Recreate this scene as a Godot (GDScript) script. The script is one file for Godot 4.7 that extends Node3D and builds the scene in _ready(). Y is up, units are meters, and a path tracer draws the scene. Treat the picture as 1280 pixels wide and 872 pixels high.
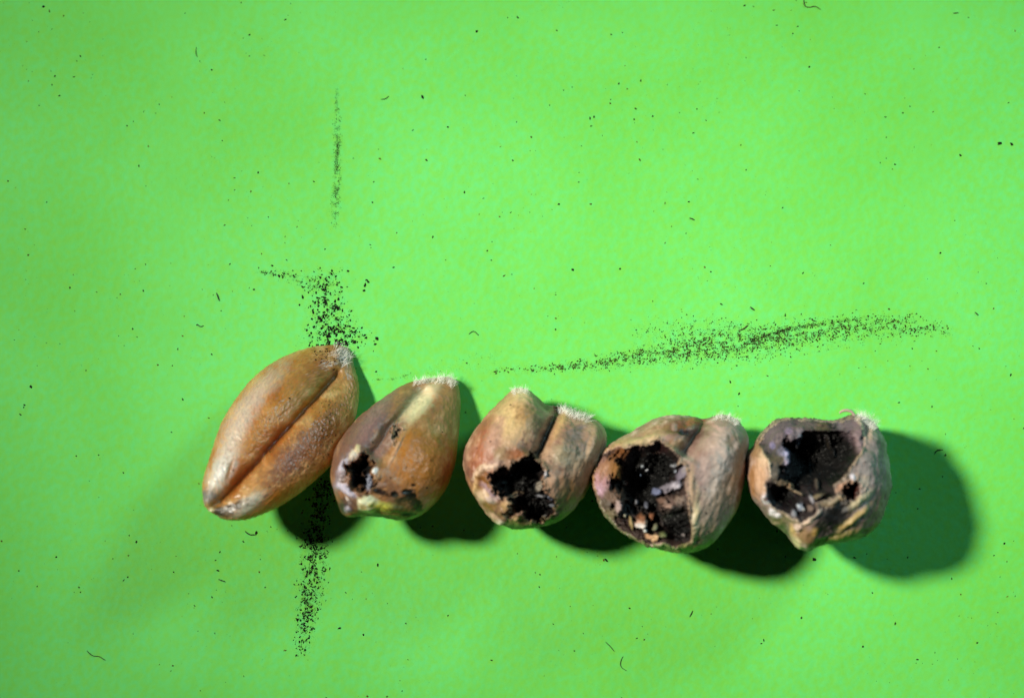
extends Node3D
# Five wheat grains in a row on green card, photographed close up under a lamp: real size, in metres (the grain builder works in millimetres).

const MM := 0.001
const TILT := deg_to_rad(84.0)          # how far the lens looks down
const ALBEDO := 0.66                        # what the colours below, noted as seen in full lamp light, are as base colours

class Grain:
	var outline: Array = []                 # radii of the silhouette, counter-clockwise
	var front := 1.7
	var back := 1.5
	var lean := 0.4                         # how far the grain lies back
	var plump := 0.9
	var seed := 1
	var bump := 0.02
	var bump_scale := 2.0
	var wrinkle := 0.01
	var wrinkle_scale := 4.0
	var wrinkle_turn := 60.0
	var palette: Array = []
	var creases: Array = []
	var pits: Array = []
	var dabs: Array = []
	var brush: Array = []
	var shine := 0.5
	var roll := 0.0                         # how far it tips over to the right
	var tip_thin := 0.0                     # how much flatter the brush end is
	var grit := 0.004
	var flaps: Array = []
	var places := PackedVector3Array()      # the finished surface, a ring after the other, in the thing's own axes
	var outward := PackedVector3Array()

const AROUND := 340
const FRONT_RINGS := 120
const BACK_RINGS := 36

var numbers := {}
var mottle := FastNoiseLite.new()


func _ready():
	# camera
	var camera := Camera3D.new()
	camera.name = "camera"
	camera.position = Vector3(0, 0.129288, 0.013589)
	camera.rotation = Vector3(-TILT, 0, 0)
	camera.fov = 9.58564
	camera.near = 0.01
	camera.far = 5.0
	var lens := CameraAttributesPhysical.new()
	lens.frustum_focal_length = 143.119
	lens.frustum_focus_distance = 0.12947
	lens.frustum_near = 0.01
	lens.frustum_far = 5.0
	lens.exposure_aperture = 47.0
	camera.attributes = lens
	add_child(camera)
	camera.current = true
	# the dim room around the copy stand
	var room := Environment.new()
	room.background_mode = Environment.BG_COLOR
	room.background_color = Color(0.08, 0.09, 0.14)
	room.tonemap_mode = Environment.TONE_MAPPER_LINEAR
	room.tonemap_exposure = 1.0
	room.sdfgi_enabled = true
	room.ssao_enabled = true
	room.ssil_enabled = true
	var around := WorldEnvironment.new()
	around.name = "environment"
	around.environment = room
	add_child(around)
	# the lamp from the left that throws the long shadows
	var key := SpotLight3D.new()
	key.name = "copy_stand_lamp"
	add_child(key)
	var aim := Vector3(0.008, 0, 0.0)
	var away := Vector3(-cos(deg_to_rad(47)) * cos(deg_to_rad(14)), sin(deg_to_rad(47)), -cos(deg_to_rad(47)) * sin(deg_to_rad(14)))
	key.look_at_from_position(aim + away * 0.25, aim)
	key.light_color = Color(1.0, 0.97, 0.90)
	key.light_energy = 0.143
	key.light_size = 0.017
	key.spot_angle = 6.6
	key.spot_angle_attenuation = 1.0
	key.spot_range = 3.0
	key.spot_attenuation = 2.0
	key.shadow_enabled = true
	# the softer, cooler light from behind
	var fill := AreaLight3D.new()
	fill.name = "window_light"
	add_child(fill)
	fill.look_at_from_position(Vector3(0.31, 0.25, -0.27), Vector3.ZERO)
	fill.area_size = Vector2(0.10, 0.10)
	fill.light_color = Color(0.72, 0.95, 1.0)
	fill.light_energy = 0.095
	fill.area_range = 3.0
	fill.area_attenuation = 2.0
	fill.shadow_enabled = true

	mottle.noise_type = FastNoiseLite.TYPE_SIMPLEX
	mottle.fractal_octaves = 3
	mottle.frequency = 1.0
	mottle.seed = 5

	build_card()
	var g: Grain
	var t: Node3D
	# whole amber wheat grain with a clean lengthwise crease, tallest and leftmost in the row
	g = Grain.new()
	g.outline = [2.041, 2.121, 2.209, 2.297, 2.382, 2.47, 2.561, 2.655, 2.748, 2.83, 2.906, 3.004, 3.148, 3.226, 3.217, 3.113, 2.983, 2.868, 2.761, 2.652, 2.548, 2.451, 2.363, 2.283, 2.209, 2.142, 2.08, 2.024, 1.972, 1.925, 1.883, 1.847, 1.815, 1.79, 1.771, 1.757, 1.749, 1.746, 1.749, 1.759, 1.775, 1.797, 1.826, 1.859, 1.896, 1.936, 1.983, 2.04, 2.112, 2.2, 2.305, 2.432, 2.59, 2.755, 2.899, 3.031, 3.145, 3.174, 3.149, 3.117, 3.047, 2.949, 2.843, 2.724, 2.596, 2.48, 2.375, 2.28, 2.193, 2.116, 2.049, 1.991, 1.94, 1.895, 1.855, 1.825, 1.805, 1.795, 1.792, 1.793, 1.799, 1.81, 1.825, 1.838, 1.841, 1.835, 1.835, 1.854, 1.899, 1.965]
	g.front = 1.3
	g.back = 1.1
	g.lean = 0.45
	g.plump = 0.9
	g.seed = 11
	g.bump = 0.012
	g.bump_scale = 3.0
	g.wrinkle = 0.01
	g.wrinkle_scale = 5.0
	g.wrinkle_turn = 50
	g.shine = 0.5
	g.grit = 0.024
	g.tip_thin = 0.65
	g.roll = 0.26
	g.palette = ["d08c4e", "b66c30", "dea670"]
	g.creases = [
		{"at": [Vector2(-2.22, -2.368), Vector2(-1.751, -2.047), Vector2(-1.307, -1.578), Vector2(-0.814, -1.061), Vector2(-0.37, -0.518), Vector2(0.148, 0.049), Vector2(0.666, 0.641), Vector2(1.11, 1.147), Vector2(1.554, 1.662), Vector2(1.825, 2.022)], "depth": 0.28, "wide": 0.111, "shoulder": 0.26, "shoulder_wide": 0.395, "color": "744410", "color_wide": 0.111, "strength": 0.8},
	]
	g.pits = [
	]
	g.dabs = [
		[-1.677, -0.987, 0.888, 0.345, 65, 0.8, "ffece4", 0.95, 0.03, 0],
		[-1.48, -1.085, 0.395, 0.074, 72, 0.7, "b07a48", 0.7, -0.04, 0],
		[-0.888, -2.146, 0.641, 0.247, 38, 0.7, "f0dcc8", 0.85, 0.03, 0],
		[-1.652, -2.368, 0.74, 0.197, 20, 0.6, "4a4638", 1, -0.03, 0],
		[-2.146, -1.924, 0.222, 0.395, 100, 0.8, "8c8684", 0.9, 0, 0],
		[-1.899, -2.466, 0.247, 0.148, 0, 0.7, "3a362a", 1, 0, 0],
		[-2.072, -2.318, 0.099, 0.074, 0, 0.5, "e8cf9c", 0.8, 0.03, 0],
		[-1.8, -2.59, 0.074, 0.074, 0, 0.5, "d8c48c", 0.7, 0.02, 0],
		[0.567, -0.617, 1.48, 0.444, 48, 0.9, "946650", 0.8, 0, 0],
		[1.307, -0.123, 0.987, 0.395, 55, 0.9, "a8621e", 0.6, 0, 0],
		[0.197, -1.776, 1.233, 0.247, 36, 0.9, "b5741c", 0.6, 0, 0],
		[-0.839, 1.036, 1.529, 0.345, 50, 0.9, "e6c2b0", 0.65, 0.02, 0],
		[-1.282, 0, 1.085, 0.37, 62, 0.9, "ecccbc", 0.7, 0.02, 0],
		[-0.296, 0.493, 1.48, 0.296, 48, 0.8, "c58a3e", 0.5, 0, 0],
		[1.135, 2.17, 0.543, 0.345, 30, 0.9, "a4622a", 0.6, 0, 0],
		[1.899, 2.343, 0.247, 0.37, 20, 0.7, "a89c8c", 0.8, 0, 0],
		[1.776, 1.726, 0.641, 0.296, 50, 0.9, "ad7c44", 0.5, 0, 0],
		[0.691, 0.814, 0.987, 0.099, 50, 0.8, "c88418", 0.5, 0, 0],
	]
	g.brush = [
		[47, 60, 0.86, 1.0, 120, 0.14, 0.3],
	]
	t = build_grain(g, "wheat_grain", "whole amber wheat grain with a clean lengthwise crease, tallest and leftmost in the row", Vector2(-7.103, 2.734), 0.3, 0.36)
	speck_on_grain(g, t, Vector2(1.48, 0.987), Vector2(1.282, -1.233), 0.222, 300, 0.6)
	speck_on_grain(g, t, Vector2(0.987, 2.565), Vector2(1.874, 2.17), 0.345, 170, 0.8)
	speck_on_grain(g, t, Vector2(-1.282, 1.726), Vector2(1.184, -1.48), 1.48, 70, 1.0)
	# amber wheat grain with a small dark hole beside a pale yellow germ flake
	g = Grain.new()
	g.outline = [1.816, 1.836, 1.864, 1.901, 1.947, 2.003, 2.072, 2.154, 2.251, 2.368, 2.503, 2.65, 2.767, 2.811, 2.777, 2.661, 2.536, 2.427, 2.34, 2.254, 2.177, 2.099, 2.015, 1.934, 1.862, 1.801, 1.749, 1.704, 1.669, 1.642, 1.623, 1.612, 1.606, 1.605, 1.608, 1.614, 1.625, 1.64, 1.66, 1.686, 1.717, 1.753, 1.793, 1.834, 1.875, 1.916, 1.96, 2.008, 2.058, 2.104, 2.145, 2.184, 2.215, 2.25, 2.296, 2.351, 2.425, 2.481, 2.449, 2.339, 2.22, 2.139, 2.083, 2.046, 2.028, 2.028, 2.035, 2.041, 2.051, 2.064, 2.073, 2.073, 2.061, 2.041, 2.017, 1.992, 1.967, 1.943, 1.92, 1.899, 1.878, 1.857, 1.838, 1.822, 1.809, 1.799, 1.793, 1.792, 1.795, 1.803]
	g.front = 1.5
	g.back = 1.3
	g.lean = 0.45
	g.plump = 0.88
	g.seed = 23
	g.bump = 0.026
	g.bump_scale = 2.2
	g.wrinkle = 0.013
	g.wrinkle_scale = 4.0
	g.wrinkle_turn = 55
	g.grit = 0.007
	g.tip_thin = 0.6
	g.roll = 0.3
	g.palette = ["ae7a4c", "8e6448", "c0966a"]
	g.creases = [
		{"at": [Vector2(0.997, 2.087), Vector2(0.531, 1.497), Vector2(0.096, 1.031), Vector2(-0.246, 0.658), Vector2(-0.526, 0.161), Vector2(-0.836, -0.211)], "depth": 0.22, "wide": 0.197, "shoulder": 0.22, "shoulder_wide": 0.493, "color": "7a5540", "color_wide": 0.222, "strength": 0.6},
	]
	g.pits = [
		{"edge": [Vector2(-1.215, -0.137), Vector2(-1.054, 0.012), Vector2(-0.892, -0.044), Vector2(-0.675, -0.249), Vector2(-0.774, -0.547), Vector2(-0.625, -0.882), Vector2(-0.855, -1.193), Vector2(-1.135, -1.143), Vector2(-1.501, -1.031), Vector2(-1.42, -0.659), Vector2(-1.582, -0.435)], "depth": 0.7, "wall": 0.32, "steep": 1.4, "soot": 0.22, "ragged": 0.172, "undercut": 0.02, "lip": 0.03, "lip_wide": 0.099, "lip_color": "7c5c4c", "lip_strength": 0.4, "crumbs": 0.06, "wall_color": "6a482c", "floor_color": "0c0809"},
		{"edge": [Vector2(-0.122, 0.845), Vector2(0.065, 0.907), Vector2(0.189, 0.689), Vector2(0.127, 0.441), Vector2(-0.06, 0.41), Vector2(-0.165, 0.596)], "depth": 0.16, "wall": 0.197, "steep": 1.3, "soot": 0.14, "ragged": 0.148, "undercut": 0.01, "lip": 0.02, "lip_wide": 0.099, "lip_color": "b09c80", "lip_strength": 0.5, "crumbs": 0.04, "wall_color": "8c7c68", "floor_color": "54483c"},
	]
	g.dabs = [
		[-1.158, 0.493, 0.739, 1.527, -32, 0.7, "7c5c50", 0.85, 0, 0],
		[-0.665, 1.109, 0.345, 1.232, -30, 0.8, "8f7270", 0.7, 0.02, 0],
		[0.567, 1.601, 0.739, 0.542, 40, 0.8, "a5805a", 0.7, 0, 0],
		[0.665, 1.478, 0.296, 0.887, -38, 0.7, "f2deb2", 0.85, 0.07, 0],
		[-0.222, 0.37, 0.148, 0.838, -38, 0.7, "a89084", 0.8, 0.06, 0],
		[0, 0.123, 0.074, 0.64, -25, 0.6, "c8a890", 0.6, 0.05, 0],
		[-0.567, -0.074, 0.172, 0.64, -42, 0.7, "866a60", 0.7, 0.04, 0],
		[0.813, -0.246, 0.838, 1.035, 20, 0.8, "c47c26", 0.75, 0.06, 0],
		[1.503, -0.862, 0.296, 1.182, -12, 0.8, "ae5818", 0.7, 0, 0],
		[1.552, 1.601, 0.296, 0.64, 0, 0.8, "b98a50", 0.6, 0, 0],
		[-1.675, -0.616, 0.172, 0.64, -18, 0.6, "96868c", 0.85, 0.06, 0],
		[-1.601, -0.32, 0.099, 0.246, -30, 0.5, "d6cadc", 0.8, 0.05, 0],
		[-1.306, -0.025, 0.123, 0.197, -40, 0.5, "e0d0c0", 0.8, 0.05, 0],
		[-1.182, 0.148, 0.099, 0.123, 0, 0.5, "e8d2a8", 0.8, 0.04, 0],
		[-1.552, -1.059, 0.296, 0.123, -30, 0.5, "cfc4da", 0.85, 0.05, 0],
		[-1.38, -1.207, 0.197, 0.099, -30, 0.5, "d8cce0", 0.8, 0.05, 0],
		[-0.838, -0.862, 0.099, 0.246, 0, 0.5, "9aa0b4", 0.8, 0.03, 2],
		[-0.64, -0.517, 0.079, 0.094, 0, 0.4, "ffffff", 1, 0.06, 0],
		[-1.404, -1.552, 0.394, 0.296, -30, 0.7, "5c4438", 0.9, 0, 0],
		[-1.65, -1.65, 0.197, 0.296, -10, 0.6, "3c3430", 0.8, -0.03, 0],
		[-1.478, -1.7, 0.123, 0.099, 0, 0.5, "9c94a4", 0.7, 0.03, 0],
		[-1.158, -0.32, 0.246, 0.197, 0, 0.7, "6a4a30", 0.7, -0.05, 0],
		[-0.838, -1.552, 0.32, 0.271, -5, 0.35, "f2f0c4", 1, 0.13, 0],
		[-0.961, -1.577, 0.123, 0.099, 0, 0.6, "d9c088", 0.8, -0.04, 0],
		[-0.714, -1.453, 0.099, 0.074, 0, 0.5, "e0d488", 0.7, 0.03, 0],
		[-0.271, -1.626, 0.443, 0.172, -8, 0.5, "c2bf4c", 0.9, 0.08, 0],
		[0.074, -1.7, 0.394, 0.123, -10, 0.6, "86882c", 0.9, 0.03, 0],
		[0.074, -1.921, 0.838, 0.148, -4, 0.6, "6c7a34", 0.85, 0, 0],
		[-0.665, -1.921, 0.591, 0.074, -6, 0.5, "3a4424", 0.8, -0.04, 0],
		[-0.049, -1.232, 0.123, 0.099, 0, 0.3, "16120e", 0.95, -0.02, 0],
		[0.197, -1.404, 0.172, 0.099, 20, 0.3, "14120e", 0.95, -0.02, 0],
		[0.443, -1.306, 0.148, 0.197, 30, 0.3, "14140e", 0.95, -0.02, 0],
		[0.32, -1.158, 0.197, 0.074, 10, 0.3, "1c1610", 0.9, -0.02, 0],
		[0.567, -1.503, 0.172, 0.123, 0, 0.3, "14140e", 0.95, -0.02, 0],
		[-0.468, -1.158, 0.296, 0.099, -20, 0.4, "2c1c12", 0.8, -0.02, 0],
		[0.32, -1.848, 0.246, 0.074, 0, 0.3, "1a1c12", 0.8, -0.02, 0],
		[0.665, -1.65, 0.148, 0.123, 0, 0.4, "222416", 0.9, -0.02, 0],
		[0.517, -0.961, 0.074, 0.049, 0, 0.3, "1c1610", 0.9, 0, 0],
		[0.197, -1.552, 0.542, 0.246, 0, 0.6, "4a4a28", 0.6, 0, 0],
		[-0.468, -0.961, 0.197, 0.099, 0, 0.5, "a07864", 0.6, 0.04, 0],
	]
	g.brush = [
		[50, 62, 0.9, 1.0, 170, 0.14, 0.3],
		[62, 78, 0.93, 1.0, 150, 0.12, 0.26],
	]
	t = build_grain(g, "wheat_grain", "amber wheat grain with a small dark hole beside a pale yellow germ flake", Vector2(-3.523, 3.359), 0.08, 0.42)
	speck_on_grain(g, t, Vector2(-1.65, 1.848), Vector2(1.798, -0.862), 1.724, 60, 1.0)
	# tan wheat grain with a dark cleft above a ragged black hole, third in the row
	g = Grain.new()
	g.outline = [2.074, 2.131, 2.192, 2.253, 2.309, 2.353, 2.36, 2.329, 2.27, 2.189, 2.09, 1.987, 1.914, 1.863, 1.824, 1.795, 1.775, 1.76, 1.737, 1.723, 1.756, 1.847, 1.951, 2.071, 2.174, 2.242, 2.264, 2.24, 2.186, 2.121, 2.077, 2.053, 2.039, 2.028, 2.019, 2.015, 2.017, 2.026, 2.042, 2.063, 2.086, 2.111, 2.137, 2.157, 2.172, 2.178, 2.177, 2.171, 2.163, 2.154, 2.142, 2.134, 2.128, 2.127, 2.131, 2.14, 2.152, 2.169, 2.192, 2.215, 2.222, 2.212, 2.193, 2.173, 2.151, 2.125, 2.088, 2.051, 2.03, 2.019, 2.01, 2.001, 1.996, 1.989, 1.975, 1.957, 1.938, 1.919, 1.9, 1.883, 1.869, 1.861, 1.858, 1.861, 1.87, 1.886, 1.908, 1.935, 1.971, 2.019]
	g.front = 1.75
	g.back = 1.9
	g.lean = 0.22
	g.plump = 0.86
	g.seed = 37
	g.bump = 0.032
	g.bump_scale = 2.4
	g.wrinkle = 0.026
	g.wrinkle_scale = 4.0
	g.wrinkle_turn = 70
	g.grit = 0.007
	g.roll = 0.12
	g.palette = ["a9826c", "785648", "cfac8c"]
	g.creases = [
		{"at": [Vector2(0.778, 1.691), Vector2(0.601, 1.307), Vector2(0.394, 0.863), Vector2(0.187, 0.39), Vector2(-0.05, 0.035)], "depth": 0.5, "wide": 0.147, "shoulder": 0.35, "shoulder_wide": 0.54, "color": "2a1a10", "color_wide": 0.11, "strength": 0.9},
	]
	g.pits = [
		{"edge": [Vector2(-0.109, 0.242), Vector2(0.039, 0.035), Vector2(0.246, 0.065), Vector2(0.305, -0.201), Vector2(0.246, -0.615), Vector2(0.305, -0.911), Vector2(0.571, -1.088), Vector2(0.601, -1.325), Vector2(0.542, -1.561), Vector2(0.305, -1.768), Vector2(0.069, -1.827), Vector2(-0.168, -1.768), Vector2(-0.375, -1.561), Vector2(-0.819, -1.709), Vector2(-0.937, -1.561), Vector2(-0.7, -1.207), Vector2(-0.878, -1.088), Vector2(-1.173, -0.97), Vector2(-1.321, -0.733), Vector2(-1.439, -0.497), Vector2(-1.38, -0.32), Vector2(-1.114, -0.26), Vector2(-0.819, -0.172), Vector2(-0.464, 0.006)], "depth": 1.0, "wall": 0.295, "steep": 2.2, "soot": 0.25, "ragged": 0.147, "undercut": 0.074, "lip": 0.05, "lip_wide": 0.098, "lip_color": "b08e70", "lip_strength": 0.5, "crumbs": 0.13, "wall_color": "2a1d17", "floor_color": "100e0f"},
	]
	g.dabs = [
		[-0.687, 1.35, 0.737, 0.835, -20, 0.8, "dcbc86", 0.75, 0, 0],
		[-0.319, 2.087, 0.344, 0.246, 30, 0.8, "ecd09a", 0.8, 0, 0],
		[-1.522, 0.368, 0.393, 1.08, -14, 0.8, "a85c38", 0.7, 0, 0],
		[-1.252, 0.737, 0.246, 0.737, -20, 0.7, "c49c88", 0.6, 0.03, 0],
		[-0.319, 1.449, 0.393, 0.344, 0, 0.8, "a57c4c", 0.6, -0.03, 0],
		[-0.982, 0.221, 0.246, 0.221, 0, 0.5, "a08464", 0.8, 0.05, 0],
		[-0.565, 0.221, 0.393, 0.196, 10, 0.7, "93552a", 0.75, -0.05, 0],
		[0.589, 1.547, 0.147, 0.344, -30, 0.8, "b8926a", 0.5, 0, 0],
		[0.786, 1.105, 0.147, 0.638, -30, 0.7, "cda474", 0.7, 0.04, 0],
		[1.375, 0.737, 0.491, 0.54, -20, 0.7, "8a7668", 0.85, -0.18, 0],
		[1.719, 0.368, 0.123, 0.737, -18, 0.6, "d0b090", 0.75, 0.06, 0],
		[1.08, 0.074, 0.54, 0.442, 0, 0.8, "948670", 0.85, -0.04, 0],
		[0.786, 0.246, 0.295, 0.344, 0, 0.7, "a89878", 0.6, 0.02, 0],
		[0.638, -0.565, 0.393, 0.246, 20, 0.7, "b48c6c", 0.7, 0.03, 0],
		[1.891, 0.859, 0.295, 0.589, -10, 0.8, "c09a78", 0.6, 0, 0],
		[0.933, -1.105, 0.344, 0.638, -30, 0.8, "7a7048", 0.75, 0, 0],
		[1.424, -0.614, 0.295, 0.884, -32, 0.8, "9a6a3c", 0.6, 0, 0],
		[0.54, -0.614, 0.196, 0.344, 0, 0.7, "c09a80", 0.7, 0.03, 0],
		[-1.67, -0.319, 0.123, 0.344, -40, 0.5, "ffe2c8", 0.95, 0.08, 0],
		[-1.375, -0.172, 0.246, 0.086, 10, 0.5, "f2d0b8", 0.85, 0.06, 0],
		[-1.768, -0.737, 0.098, 0.393, -12, 0.5, "eec894", 0.9, 0.06, 0],
		[-1.964, -0.908, 0.147, 0.442, 15, 0.7, "b4845c", 0.7, 0, 0],
		[-1.522, -0.786, 0.221, 0.54, 12, 0.6, "94602c", 0.9, -0.08, 0],
		[-1.571, -1.056, 0.221, 0.221, 0, 0.6, "d8bc9c", 0.8, 0.05, 0],
		[-1.375, -0.908, 0.098, 0.344, 50, 0.5, "b094a0", 0.7, 0.03, 0],
		[-1.35, -1.35, 0.246, 0.172, -25, 0.5, "8a6a3c", 0.9, 0, 0],
		[-1.326, -1.154, 0.147, 0.123, 0, 0.5, "cfb8b0", 0.8, 0.05, 0],
		[-1.056, -1.841, 0.196, 0.086, -25, 0.4, "fff2da", 1, 0.06, 0],
		[-1.252, -1.694, 0.196, 0.098, -35, 0.6, "c0a488", 0.8, 0.03, 0],
		[-0.958, -1.498, 0.221, 0.221, 0, 0.6, "8c6c4c", 0.85, 0.02, 0],
		[-0.835, -1.301, 0.196, 0.147, 0, 0.5, "c09c70", 0.85, 0.1, 2],
		[-0.614, -1.424, 0.196, 0.098, 10, 0.5, "a88c6c", 0.8, 0.12, 2],
		[-0.835, -1.596, 0.123, 0.098, 0, 0.5, "d0ac80", 0.8, 0.1, 2],
		[-0.54, -1.007, 0.172, 0.074, 10, 0.4, "7c6a54", 0.85, 0.12, 1],
		[-0.442, -1.031, 0.074, 0.049, 0, 0.4, "a09488", 0.8, 0.1, 1],
		[0.098, -0.761, 0.064, 0.147, -8, 0.5, "9c9488", 0.9, 0.15, 1],
		[0.319, -0.368, 0.061, 0.098, 0, 0.5, "d8d4dc", 0.9, 0.1, 2],
		[0.246, -1.08, 0.221, 0.054, -6, 0.4, "8a8c94", 0.8, 0.18, 1],
		[0.442, -1.105, 0.123, 0.049, 0, 0.4, "707890", 0.8, 0.1, 1],
		[0.491, -1.326, 0.098, 0.049, 0, 0.4, "6c7078", 0.8, 0.1, 1],
		[0.295, -1.645, 0.049, 0.037, 0, 0.4, "c0c0c0", 0.8, 0.05, 1],
		[-1.375, -0.516, 0.147, 0.295, 0, 0.6, "8a6c6c", 0.8, 0.1, 1],
		[-1.056, -0.319, 0.344, 0.196, 15, 0.6, "594038", 0.7, 0.05, 1],
		[-0.319, -1.841, 0.491, 0.196, 5, 0.6, "8a8a48", 0.85, 0.05, 0],
		[-0.319, -1.768, 0.196, 0.147, 0, 0.6, "2c2c20", 0.75, -0.04, 0],
		[-0.54, -1.719, 0.123, 0.098, 0, 0.5, "b09468", 0.8, 0.05, 0],
		[0.54, -1.792, 0.393, 0.147, 20, 0.7, "6a7838", 0.8, 0, 0],
		[-0.687, -1.964, 0.54, 0.123, -4, 0.7, "5c7a3a", 0.8, 0, 0],
	]
	g.brush = [
		[95, 108, 0.92, 1.0, 110, 0.12, 0.2],
		[36, 64, 0.9, 1.0, 260, 0.14, 0.3],
	]
	t = build_grain(g, "wheat_grain", "tan wheat grain with a dark cleft above a ragged black hole, third in the row", Vector2(0.687, 3.637), 0.0, 0.5)
	speck_on_grain(g, t, Vector2(-1.67, 1.35), Vector2(1.768, -0.123), 1.473, 50, 1.0)
	# wheat grain, left half broken open into a black cavity, right lobe smooth and tan
	g = Grain.new()
	g.outline = [2.256, 2.295, 2.338, 2.388, 2.446, 2.513, 2.62, 2.751, 2.811, 2.843, 2.852, 2.842, 2.808, 2.713, 2.549, 2.343, 2.239, 2.214, 2.196, 2.188, 2.172, 2.155, 2.139, 2.122, 2.1, 2.076, 2.054, 2.031, 2.011, 1.999, 1.995, 2, 2.015, 2.043, 2.083, 2.127, 2.171, 2.218, 2.262, 2.296, 2.324, 2.357, 2.389, 2.403, 2.392, 2.355, 2.312, 2.277, 2.257, 2.242, 2.22, 2.187, 2.15, 2.113, 2.075, 2.043, 2.02, 2.003, 1.988, 1.972, 1.959, 1.95, 1.947, 1.948, 1.953, 1.966, 1.986, 2.009, 2.034, 2.061, 2.086, 2.108, 2.126, 2.142, 2.153, 2.157, 2.156, 2.15, 2.14, 2.129, 2.117, 2.11, 2.114, 2.13, 2.146, 2.156, 2.166, 2.179, 2.199, 2.224]
	g.front = 1.8
	g.back = 2.1
	g.lean = 0.24
	g.plump = 0.84
	g.seed = 41
	g.bump = 0.036
	g.bump_scale = 2.0
	g.wrinkle = 0.026
	g.wrinkle_scale = 4.0
	g.wrinkle_turn = 65
	g.grit = 0.007
	g.palette = ["aa8a7e", "785c54", "d0b6aa"]
	g.creases = [
		{"at": [Vector2(1.13, 2.036), Vector2(0.894, 1.712), Vector2(0.599, 1.328), Vector2(0.304, 0.886)], "depth": 0.35, "wide": 0.147, "shoulder": 0.3, "shoulder_wide": 0.392, "color": "4a2c1a", "color_wide": 0.122, "strength": 0.7},
	]
	g.pits = [
		{"edge": [Vector2(-2.256, 0.561), Vector2(-2.115, 0.827), Vector2(-1.879, 1.051), Vector2(-1.584, 1.163), Vector2(-1.318, 1.11), Vector2(-1.112, 1.198), Vector2(-0.758, 1.169), Vector2(-0.522, 1.287), Vector2(-0.356, 1.358), Vector2(-0.227, 1.21), Vector2(0.009, 1.033), Vector2(0.216, 0.839), Vector2(0.175, 0.65), Vector2(0.363, 0.62), Vector2(0.434, 0.473), Vector2(0.393, 0.119), Vector2(0.422, -0.235), Vector2(0.47, -0.707), Vector2(0.54, -1.061), Vector2(0.588, -1.415), Vector2(0.57, -1.622), Vector2(0.363, -1.758), Vector2(0.009, -1.781), Vector2(-0.227, -1.711), Vector2(-0.669, -1.758), Vector2(-0.935, -1.622), Vector2(-1.23, -1.474), Vector2(-1.466, -1.368), Vector2(-1.702, -1.15), Vector2(-1.967, -0.825), Vector2(-2.127, -0.471), Vector2(-2.256, -0.176), Vector2(-2.304, 0.119), Vector2(-2.304, 0.355)], "depth": 1.7, "wall": 1.47, "steep": 1.5, "soot": 0.14, "ragged": 0.061, "undercut": 0.037, "lip": 0.05, "lip_wide": 0.086, "lip_color": "b89c74", "lip_strength": 0.6, "crumbs": 0.1, "wall_color": "3c2c28", "floor_color": "0a0809"},
	]
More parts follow.
